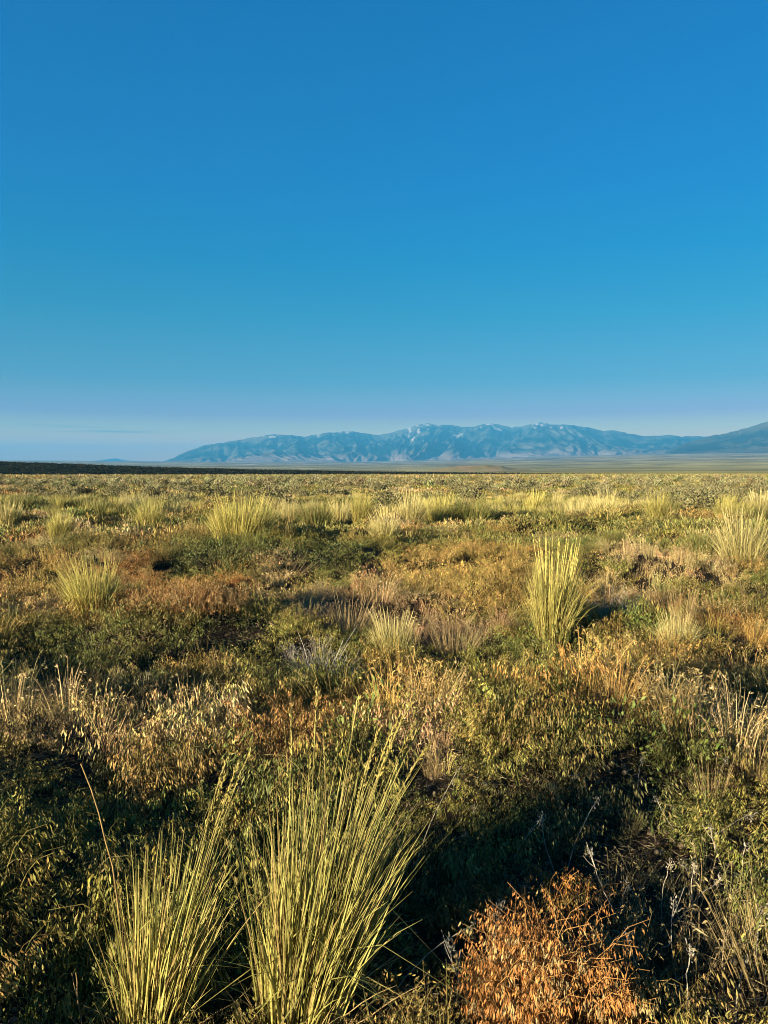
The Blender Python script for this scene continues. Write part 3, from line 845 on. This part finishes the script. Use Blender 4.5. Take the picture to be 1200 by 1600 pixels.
C_YG = (np.array([.72, .63, .18]), np.array([.42, .41, .11]))
C_PALE = (np.array([.80, .69, .30]), np.array([.58, .52, .18]))
C_GRN = (np.array([.30, .30, .085]), np.array([.17, .20, .055]))
C_GREY = (np.array([.52, .50, .43]), np.array([.36, .36, .31]))
C_STRAW = (np.array([.60, .45, .22]), np.array([.48, .34, .15]))

# two foreground clumps, each seed stalk a part of its own
def foreground_clump(loc, H, n, base_r, spread, lean, heads, label, seed):
    r = np.random.default_rng(seed)
    root = empty('bunchgrass', loc)
    tag(root, label, 'grass clump', 'bunchgrass clumps standing in the steppe')
    bl = blades(r, n, H * .92, base_r, spread, lean, *C_YG, w=.0050, bend=.11)
    link('blades', bl.mesh('blades', M_BLADE), root)
    b2 = blades(r, n // 6, H * .40, base_r * 1.2, .75, lean, *C_STRAW, w=.0030, bend=.3)
    link('dead_leaves', b2.mesh('dead_leaves', M_BLADE), root)
    for (az, tilt, hh, bend) in heads:
        P = stalk_path(r, hh, base_r * .5, tilt, az, bend)
        V = Veg(); V.tube(P, np.interp(np.linspace(0, 1, 9), [0, 1], [.0022, .0013]), np.array([.33, .28, .08]), 4)
        st = link('seed_stalk', V.mesh('seed_stalk', M_STALK), root)
        W = Veg()
        e = unit(P[-1] - P[-2]); hl = r.uniform(.10, .15)
        hp = np.array([P[-1] + e * hl * t + np.array([0, 0, -.02]) * t * t for t in np.linspace(-.15, 1, 6)])
        seed_head(r, W, hp, .016, .0050, np.array([.40, .33, .09]))
        link('seed_head', W.mesh('seed_head', M_STALK), st)
    return root

def gl(px, py, dz=0.0):
    x, y = at(px, py)
    return (x, y, float(ground_z(x, y)) + dz)

rr_ = np.random.default_rng(99)
heads_big = [(rr_.uniform(-.4, .9), rr_.uniform(.10, .26), rr_.uniform(.72, .86), rr_.uniform(.03, .12)) for _ in range(13)]
heads_big += [(1.8, .06, .76, .03), (1.2, .04, .80, .03)]
foreground_clump(gl(466, 1592), 1.02, 1000, .105, .055, (.15, .06), heads_big, 'largest foreground tussock of yellow-green grass, its tall seed spikes leaning right', 5)
heads_l = [(rr_.uniform(-.4, .6), rr_.uniform(.10, .24), rr_.uniform(.60, .76), rr_.uniform(.03, .12)) for _ in range(7)]
foreground_clump(gl(236, 1602), .86, 470, .08, .025, (.14, .03), heads_l, 'narrower foreground grass tussock beside a lone bent brown stalk', 6)

# clump prototypes: mesh pairs (blades, seed stalks) normalised to 1 m tall
def clump_meshes(seed, cols, n, base_r, spread, lean, w, nheads, lmin=.52, bend=.20, K=5):
    r = np.random.default_rng(seed)
    b = blades(r, n, .95, base_r, spread, lean, *cols, w=w, fold=0, K=K, lmin=lmin, bend=bend, taper=.3).mesh('blades', M_BLADE)
    V = Veg()
    for k in range(nheads):
        P = stalk_path(r, r.uniform(.62, .86), base_r * .6, r.uniform(.02, spread * 1.2), r.uniform(0, 6.283), r.uniform(.02, .12), 6)
        P = P + np.linspace(0, 1, 6)[:, None] * np.array([lean[0], lean[1], 0])
        V.tube(P, np.full(6, w * .45), cols[0] * 1.05, 3)
        e = unit(P[-1] - P[-2])
        hp = np.array([P[-1] + e * .15 * t for t in np.linspace(-.2, 1, 4)])
        seed_head(r, V, hp, .020, w * .75, cols[0] * 1.0, 14)
    s = V.mesh('seed_stalks', M_STALK) if nheads else None
    return b, s

PR = {
    'tall': [clump_meshes(501 + k, C_YG, 1200, .17 + .03 * k, .13 + .03 * k, (.10 - .05 * k, .02), .0066, 40) for k in range(4)],
    'pale': [clump_meshes(511 + k, C_PALE, 1100, .20 + .03 * k, .15 + .04 * k, (.09 - .05 * k, .02), .0072, 40) for k in range(4)],
    'green': [clump_meshes(521 + k, C_GRN, 900, .28, .24 + .04 * k, (.05 - .04 * k, .0), .0095, 12) for k in range(3)],
    'wide': [clump_meshes(531 + k, C_YG, 2400, .52, .26, (.04, .0), .0082, 70) for k in range(2)],
    'grey': [clump_meshes(541 + k, C_GREY, 180, .20, .50, (.05, .0), .0060, 8, bend=.3) for k in range(2)],
    'straw': [clump_meshes(551 + k, C_STRAW, 190, .30, .30, (.03, .0), .0052, 14, bend=.2) for k in range(3)],
}
PRF = {
    'tall': [clump_meshes(561 + k, C_YG, 330, .20 + .04 * k, .14 + .04 * k, (.09 - .05 * k, .02), .0150, 12, K=4) for k in range(4)],
    'pale': [clump_meshes(571 + k, C_PALE, 330, .22 + .03 * k, .16 + .04 * k, (.09 - .05 * k, .02), .0155, 12, K=4) for k in range(4)],
    'green': [clump_meshes(581 + k, C_GRN, 320, .30, .36 + .04 * k, (.04 - .04 * k, .0), .0170, 4, K=4) for k in range(3)],
}
ci_ = 0
def clump(kind, px, py, ptop, wide, label, group='bunchgrass clumps standing in the steppe', name='bunchgrass', parts=True, lw=1.0):
    global ci_
    x, y = at(px, py)
    H = max(.12, top_height(px, ptop, y) - float(ground_z(x, y))) * (1.12 if name == 'bunchgrass' else 1)
    b, s = (PR if parts else PRF)[kind][ci_ % len(PR[kind])]; ci_ += 1
    sx = H * wide
    z = float(ground_z(x, y)) - .01
    rz = rng.uniform(-.9, .9)
    if parts:
        root = empty(name, (x, y, z), rz); root.scale = (sx, sx, H)
        link('blades', b, root)
        if s: link('seed_stalks', s, root)
    else:
        root = link(name, b, None, (x, y, z)); root.rotation_euler[2] = rz; root.scale = (sx, sx, H)
    return tag(root, label, 'grass clump', group)

BG = [
    ('tall', 862, 1012, 846, .70, 'tall slender grass clump standing alone right of centre, pale at its foot'),
    ('pale', 1058, 1035, 955, .95, 'short bright grass tuft fanned open, near the right edge in front of rusty ground'),
    ('pale', 614, 1010, 952, .95, 'small pale grass tuft alone in the middle of the field, among brown stubble'),
    ('tall', 148, 985, 862, .95, 'tall yellow grass clump on the left, just left of the rust coloured mound'),
    ('green', 958, 880, 818, .9, 'bushy green-tinged clump behind the tall slender clump, dark shade at its right'),
    ('pale', 1160, 890, 796, .95, 'broad pale straw-yellow clump at the right edge of the mid field'),
    ('green', 1094, 872, 812, .8, 'dark green clump immediately left of the broad pale clump at right'),
    ('pale', 602, 862, 797, .9, 'pale clump that stands nearest in the central row of grasses'),
    ('tall', 92, 872, 796, 1.1, 'feathery yellow clump at far left with a dark foot'),
    ('wide', 378, 868, 772, .95, 'widest grass clump of the field, spreading above dark green shrubs'),
    ('tall', 236, 832, 778, 1.0, 'rounded clump between the feathery left clump and the widest clump'),
    ('green', 494, 832, 776, .95, 'clump with a dark shaded right side, second to the right of the widest clump'),
    ('tall', 562, 832, 768, 1.0, 'upright clump in the central row with a shadow pool at its left'),
    ('pale', 642, 832, 768, .9, 'tallest pale clump of the tight central row'),
    ('tall', 688, 826, 769, 1.0, 'middle clump of the tight central row, half hidden by its neighbours'),
    ('green', 738, 826, 764, 1.0, 'dense clump with a dark foot that ends the central row on its right'),
    ('tall', 835, 806, 766, 1.1, 'lone rounded clump between the central row and the right hand row'),
    ('pale', 945, 815, 765, 1.0, 'tall pale clump that heads the row of grasses right of centre'),
    ('tall', 1026, 822, 768, .9, 'yellow clump between two paler ones, above the dark green right clump'),
    ('pale', 902, 820, 778, .9, 'thin sparse clump left of the tall pale row head'),
    ('pale', 1186, 806, 764, 1.0, 'pale clump cut by the right edge of the view, behind the broad pale one'),
    ('tall', 1130, 815, 776, 1.0, 'low clump right of the yellow clump, in front of sagebrush'),
    ('green', 36, 806, 764, 1.2, 'dark bushy clump near the left edge under the black ridge'),
    ('green', 157, 808, 768, 1.0, 'compact dark green clump above the feathery left clump'),
    ('pale', 196, 806, 769, .8, 'straw pale narrow clump right of the compact dark green clump'),
    ('pale', 452, 822, 778, .9, 'pale tuft touching the right flank of the widest clump'),
    ('pale', 532, 822, 776, .8, 'narrow pale clump between two darker clumps of the central row'),
    ('tall', 776, 806, 774, 1.0, 'low clump in open ground just right of the central row'),
    ('pale', 870, 800, 772, .9, 'faint pale tuft behind the lone rounded clump'),
    ('pale', 18, 985, 948, 1.0, 'small pale tuft at the left edge beside the golden brome'),
    ('pale', 1195, 1015, 968, 1.0, 'little straw tuft cut by the right edge beside rusty ground'),
    ('grey', 962, 985, 915, 1.3, 'dead grey-white grass tuft behind the short bright tuft'),
    ('grey', 500, 1035, 990, 1.5, 'blue-grey dead grass lying in the shade left of centre'),
    ('grey', 535, 1052, 1018, 1.3, 'smallest grey dead tuft, in shade below the blue-grey one'),
]
for k, px, py, pt, w, lb in BG:
    clump(k, px, py, pt, w, lb)
ST = [
    (1110, 1300, 1165, .75, 'loose stand of pale dead straw at right, tallest of the dry stands'),
    (1185, 1275, 1160, .75, 'golden dead straw at the right edge beside the pale stand'),
    (675, 1270, 1150, .7, 'pinkish dead straw right of the big foreground tussock'),
    (930, 1225, 1160, .9, 'brown dead straw on the rusty rise right of centre'),
    (545, 985, 918, 1.1, 'pink-tan dead straw in a low patch at mid field'),
    (470, 985, 930, 1.1, 'tan dead straw just right of the rust coloured mound'),
    (710, 1010, 945, .9, 'thin brown stubble right of the small pale tuft'),
    (90, 1120, 1040, .9, 'golden dead straw on the left slope above deep shade'),
    (30, 1125, 1050, .9, 'golden dead straw at the left edge above deep shade'),
    (1065, 1010, 900, .6, 'thin straw stems behind the short bright tuft'),
    (160, 1090, 1030, .9, 'short golden stubble beside the deep green shade'),
    (985, 1330, 1255, .8, 'grey nodding dead grass in the shaded hollow at right'),
]
for px, py, pt, w, lb in ST:
    clump('straw', px, py, pt, w, lb, 'stands of dead straw', 'dead_straw')

# further clumps, too alike to tell apart
ZONE = ['under the black ridge at left', 'below the middle of the mountains', 'below the right end of the mountains']
KIND = {'pale': 'pale straw-yellow', 'tall': 'yellow-green', 'green': 'dark green'}
made = 0
while made < 215:
    py = 766 + 56 * rng.uniform(0, 1) ** 1.4
    px = rng.uniform(-60, 1260)
    x, y = at(px, py)
    if fbm(np.array([x * .16]), np.array([y * .10]), 2, 401)[0] < .47 and rng.uniform() < .8: continue
    pt = py - (1155 / y) * rng.uniform(.50, 1.02)
    pt = max(pt, rng.uniform(763, 776)); py = max(py, pt + 14)
    x, y = at(px, py)
    kd = ['pale', 'tall', 'pale', 'tall', 'green'][made % 5]
    zn = ZONE[0 if px < 330 else 1 if px < 800 else 2]
    clump(kd, px, py, pt, rng.uniform(.7, 1.2), 'small %s grass clump of the far band %s' % (KIND[kd], zn), '%s bunchgrass of the far band %s' % (KIND[kd], zn), parts=False)
    made += 1

# ------------------------------------------------------------------ sagebrush: nearest as things, the rest as one mass
def sage_mesh(seed, n):
    V = proto_sage(seed, n)
    tint = np.array([.27, .25, .12])
    V.c = [c * tint for c in V.c]
    return V.mesh('sagebrush', M_LEAF)
SG = [sage_mesh(600 + k, 950) for k in range(6)]
sx, sy = spots(24, 120, -.60, .60, .26)
o_ = np.argsort(sy); sx, sy = sx[o_], sy[o_]
keep = (rng.uniform(0, 1, len(sx)) < sstep(22, 40, sy)) & (rng.uniform(0, 1, len(sx)) < .12 + 1.1 * sstep(.42, .56, fbm(sx * .11, sy * .07, 2, 411)))
sx, sy = sx[keep], sy[keep]
for i in range(min(290, len(sx))):
    o = link('sagebrush', SG[i % 6], None, (sx[i], sy[i], float(ground_z(sx[i], sy[i])) - .02))
    s = rng.uniform(.55, 1.45)
    o.scale = (s * rng.uniform(.9, 1.3), s * rng.uniform(.9, 1.3), s * rng.uniform(.8, 1.1)); o.rotation_euler[2] = rng.uniform(0, 6.28)
    zn = ZONE[0 if sx[i] / sy[i] < -.234 else 1 if sx[i] / sy[i] < .173 else 2]
    sz = 'low' if s < 1.0 else 'tall'
    tag(o, '%s grey-green sagebrush in the speckled band %s' % (sz, zn), 'bush', '%s sagebrush %s' % (sz, zn))
n0 = min(290, len(sx))
fx, fy = spots(105, 420, -.60, .60, .05)
fx = np.concatenate([sx[n0:], fx]); fy = np.concatenate([sy[n0:], fy])
lay('distant_sagebrush', [proto_sage(620 + k, 300, L=.12, W=.075) for k in range(4)], fx, fy, np.ones((len(fx), 1)) * np.array([.27, .25, .12]), .7, 1.5, 'sagebrush too far off to count, along the horizon', 'bushes', tilt=.05)

# ------------------------------------------------------------------ green shrubs in front of the widest clump
def shrub(px, py, ptop, wpx, label, seed, col, n=620):
    x, y = at(px, py); z = float(ground_z(x, y))
    H = top_height(px, ptop, y) - z
    rad = wpx / FPX * y / 2
    r = np.random.default_rng(seed)
    root = empty('leafy_shrub', (x, y, z))
    V = Veg(); W = Veg()
    k = 26
    cu = np.stack([r.uniform(-1, 1, k), r.uniform(-.7, .7, k), r.uniform(.35, .95, k)], 1)
    cu[:, 2] *= np.sqrt(np.clip(1.1 - cu[:, 0] ** 2 * .8 - cu[:, 1] ** 2 * .5, .1, 1))
    cc = cu * np.array([rad, rad, H])
    w = r.integers(0, k, n)
    p = cc[w] + r.normal(0, 1, (n, 3)) * np.array([.10, .10, .08]); p[:, 2] = np.maximum(p[:, 2], .03)
    d = unit(r.normal(0, .5, (n, 3)) + [0, 0, .7])
    V.leaf(p, d, rand_side(d, r), r.uniform(.03, .06, n), r.uniform(.012, .022, n), col[None] * (r.uniform(.7, 1.2, k)[w] * r.uniform(.75, 1.25, n))[:, None])
    for j in range(k):
        c = cc[j]
        W.tube([(c[0] * .25, c[1] * .25, -.02), c * np.array([.7, .7, .5]), c], [.006, .005, .003], (.17, .13, .07), 4)
    link('leaves', V.mesh('leaves', M_LEAF), root)
    link('stems', W.mesh('stems', M_STALK), root)
    return tag(root, label, 'bush', 'dark green shrubs')
SHG = np.array([.105, .130, .040])
shrub(448, 893, 846, 125, 'dark green leafy shrub below and right of the widest grass clump', 701, SHG)
shrub(340, 890, 852, 105, 'dark green leafy shrub hugging the foot of the widest grass clump', 702, SHG)
shrub(245, 878, 846, 80, 'dark green leafy shrub left of the widest clump, above the rust mound', 703, SHG * 1.1)
shrub(530, 880, 854, 60, 'small dark green shrub at the right end of the shrub line', 704, SHG * .9, 500)
shrub(1010, 838, 806, 60, 'low green shrub below the yellow clump right of centre', 705, SHG * 1.2, 500)
shrub(290, 800, 775, 60, 'low dark shrub behind the rounded left clump', 706, SHG, 500)

# ------------------------------------------------------------------ rust coloured brome clump, lower right
def rust_clump(px, py, ptop, wpx, label, seed, stems, red=(.62, .22, .055)):
    x, y = at(px, py); z = float(ground_z(x, y))
    H = top_height(px, ptop, y) - z
    rad = wpx / FPX * y / 2
    r = np.random.default_rng(seed)
    root = empty('rust_brome', (x, y, z))
    S = Veg(); Hd = Veg(); B = Veg()
    for k in range(stems):
        a = r.uniform(0, 6.283); q = math.sqrt(r.uniform(0, 1))
        bx, by = q * rad * math.cos(a), q * rad * .7 * math.sin(a)
        hh = H * (1 - .6 * q * q) * r.uniform(.4, 1.2)
        la = r.uniform(0, 6.283); ln = r.uniform(.0, .22)
        out = np.array([math.cos(la), math.sin(la), 0])
        s = np.linspace(0, 1, 6)[:, None]
        P = np.array([bx, by, 0]) + out * hh * (ln * s + .28 * s ** 3) + np.array([0, 0, 1]) * hh * (s - .22 * s ** 5)
        c = np.array([.50, .27, .09]) * r.uniform(.7, 1.15)
        S.tube(P, np.linspace(.0014, .0007, 6), c, 3)
        m = 20
        t = r.uniform(.5, 1, m) * 5; i = np.minimum(t.astype(int), 4); ft = (t - i)[:, None]
        pp = P[i] * (1 - ft) + P[i + 1] * ft + r.normal(0, .007, (m, 3)) - [0, 0, .01]
        d = unit(out * .3 + r.normal(0, .25, (m, 3)) + [0, 0, -1.2])
        cc = (np.array(red) * r.uniform(.6, 1.1)) if r.uniform() < .70 else np.array([.46, .34, .15]) * r.uniform(.7, 1.1)
        Hd.leaf(pp, d, rand_side(d, r), r.uniform(.013, .026, m), r.uniform(.0034, .0058, m), cc[None] * r.uniform(.65, 1.3, (m, 1)))
    link('stems', S.mesh('stems', M_STALK), root)
    link('spikelets', Hd.mesh('spikelets', M_LEAF), root)
    return tag(root, label, 'dry grass clump', 'rust coloured brome')
rust_clump(866, 1592, 1400, 290, 'brightest rust-orange nodding brome clump, lower right foreground', 801, 480, (.58, .26, .075))
rust_clump(300, 990, 890, 190, 'rust-brown brome on the mound left of centre', 802, 380, (.50, .30, .12))
rust_clump(212, 932, 868, 120, 'rust-brown brome above and left of the larger mound', 803, 200, (.48, .28, .11))

# ------------------------------------------------------------------ lone stalk and dead weeds
def weed(base, top, label, seed, head=True, branches=0, col=(.46, .42, .34), rad=.0022, name='dead_weed', cat='dry weed', group='dead weed stems in the right foreground', bow=.05):
    r = np.random.default_rng(seed)
    x, y = at(*base); z = float(ground_z(x, y))
    d = pix_dir(*top); yt = y + r.uniform(-.05, .12)
    tx, tz = d[0] / d[1] * yt, CAM_H + d[2] / d[1] * yt
    v = np.array([tx - x, yt - y, tz - z])
    root = empty(name, (x, y, z))
    s = np.linspace(0, 1, 10)[:, None]
    perp = unit(np.cross(v, [0, 1, 0]))
    P = v * s + perp * np.sin(s * math.pi) * np.linalg.norm(v) * bow + r.normal(0, .002, (10, 3)) * s
    col = np.array(col)
    V = Veg(); V.tube(P, np.linspace(rad, rad * .6, 10), col, 5)
    st = link('stem', V.mesh('stem', M_STALK), root)
    if head:
        W = Veg(); L = np.linalg.norm(v)
        n = 26
        t = r.uniform(.86, 1.02, n)
        p = v * t[:, None] + r.normal(0, .006, (n, 3))
        dd = unit(unit(v) + r.normal(0, .8, (n, 3)))
        W.leaf(p, dd, rand_side(dd, r), r.uniform(.008, .018, n), r.uniform(.003, .006, n), col[None] * r.uniform(.45, .9, (n, 1)))
        link('seed_head', W.mesh('seed_head', M_STALK), root)
    for b in range(branches):
        t = r.uniform(.35, .9); k = int(t * 9)
        bd = unit(unit(v) + r.normal(0, .55, 3)); bl = np.linalg.norm(v) * r.uniform(.15, .35)
        Q = P[k] + bd * bl * s[::3] + np.array([0, 0, .02]) * s[::3] ** 2
        V = Veg(); V.tube(Q, np.linspace(rad * .7, rad * .35, len(Q)), col, 4)
        link('branch', V.mesh('branch', M_STALK), root)
    return tag(root, label, cat, group)

weed((192, 1520), (129, 1193), 'lone tall bent brown stalk left of the foreground tussocks', 901, head=False, col=(.46, .31, .11), rad=.0034, name='dry_stalk', cat='stalk', group=None, bow=-.05)
WL = [((802, 1372), (848, 1278), 'pale dead stem leaning right above the rust-orange clump'),
      ((868, 1392), (846, 1276), 'pale dead stem leaning left, crossing the one above the rust-orange clump'),
      ((886, 1385), (933, 1250), 'long grey stem with a forked tip in the shaded hollow'),
      ((970, 1440), (922, 1328), 'grey stem leaning left at the upper right flank of the rust-orange clump'),
      ((1056, 1335), (1024, 1245), 'grey stem with a bristly tip below the brown rise'),
      ((1112, 1350), (1174, 1272), 'stem slanting steeply right with a dark seed tip'),
      ((1136, 1400), (1110, 1292), 'upright pale stem left of the right edge, crossed by a slanting one'),
      ((1062, 1442), (1126, 1374), 'slanting stem with a pale head in the middle of the right foreground'),
      ((966, 1446), (980, 1386), 'short pale stem with a narrow spike on the right shoulder of the rust-orange clump'),
      ((1062, 1540), (1052, 1405), 'tall straw stem with a thick head in the lower right foreground'),
      ((1083, 1590), (1078, 1478), 'straw stem with a bristly head near the bottom, lower right'),
      ((1030, 1548), (978, 1460), 'thin stem leaning left out of the rust-orange clump'),
      ((1180, 1540), (1196, 1420), 'orange-tan stem at the right edge of the lower foreground'),
      ((1150, 1590), (1165, 1500), 'short straw stem in the bottom right corner')]
for i, (b, t, lb) in enumerate(WL):
    weed(b, t, lb, 910 + i, branches=2 if i % 3 == 0 else 0)
weed((775, 1500), (782, 1415), 'whitish twiggy weed with many forks left of the rust-orange clump', 940, branches=9, col=(.34, .32, .27))
weed((735, 1560), (700, 1470), 'fine grey twiggy weed between the big tussock and the rust-orange clump', 941, branches=8, col=(.26, .25, .21))
weed((140, 1600), (120, 1520), 'pale forked twig at the left foot of the narrow tussock', 942, branches=5, head=False, col=(.38, .27, .13), rad=.0026)
weed((590, 1560), (745, 1440), 'long pale grass stem arching low right from the big tussock', 943, col=(.38, .36, .26), bow=.08)
weed((640, 1400), (715, 1205), 'thin pale stem slanting right beside the big tussock', 944, col=(.38, .33, .22))

rs_ = np.random.default_rng(77)
for i in range(34):
    bx_, by_ = rs_.uniform(640, 1230), rs_.uniform(1190, 1600)
    if 700 < bx_ < 1030 and by_ > 1450: continue
    hp_ = rs_.uniform(50, 115) * (by_ - 500) / 900
    weed((bx_, by_), (bx_ + rs_.normal(8, 28), by_ - hp_), 'thin pale dead stem, one of many standing in the right foreground', 960 + i, branches=int(rs_.integers(0, 3)), rad=rs_.uniform(.0011, .0020),
         col=[(.62, .54, .40), (.50, .46, .36), (.58, .44, .24)][i % 3], group='thin dead stems of the right foreground')
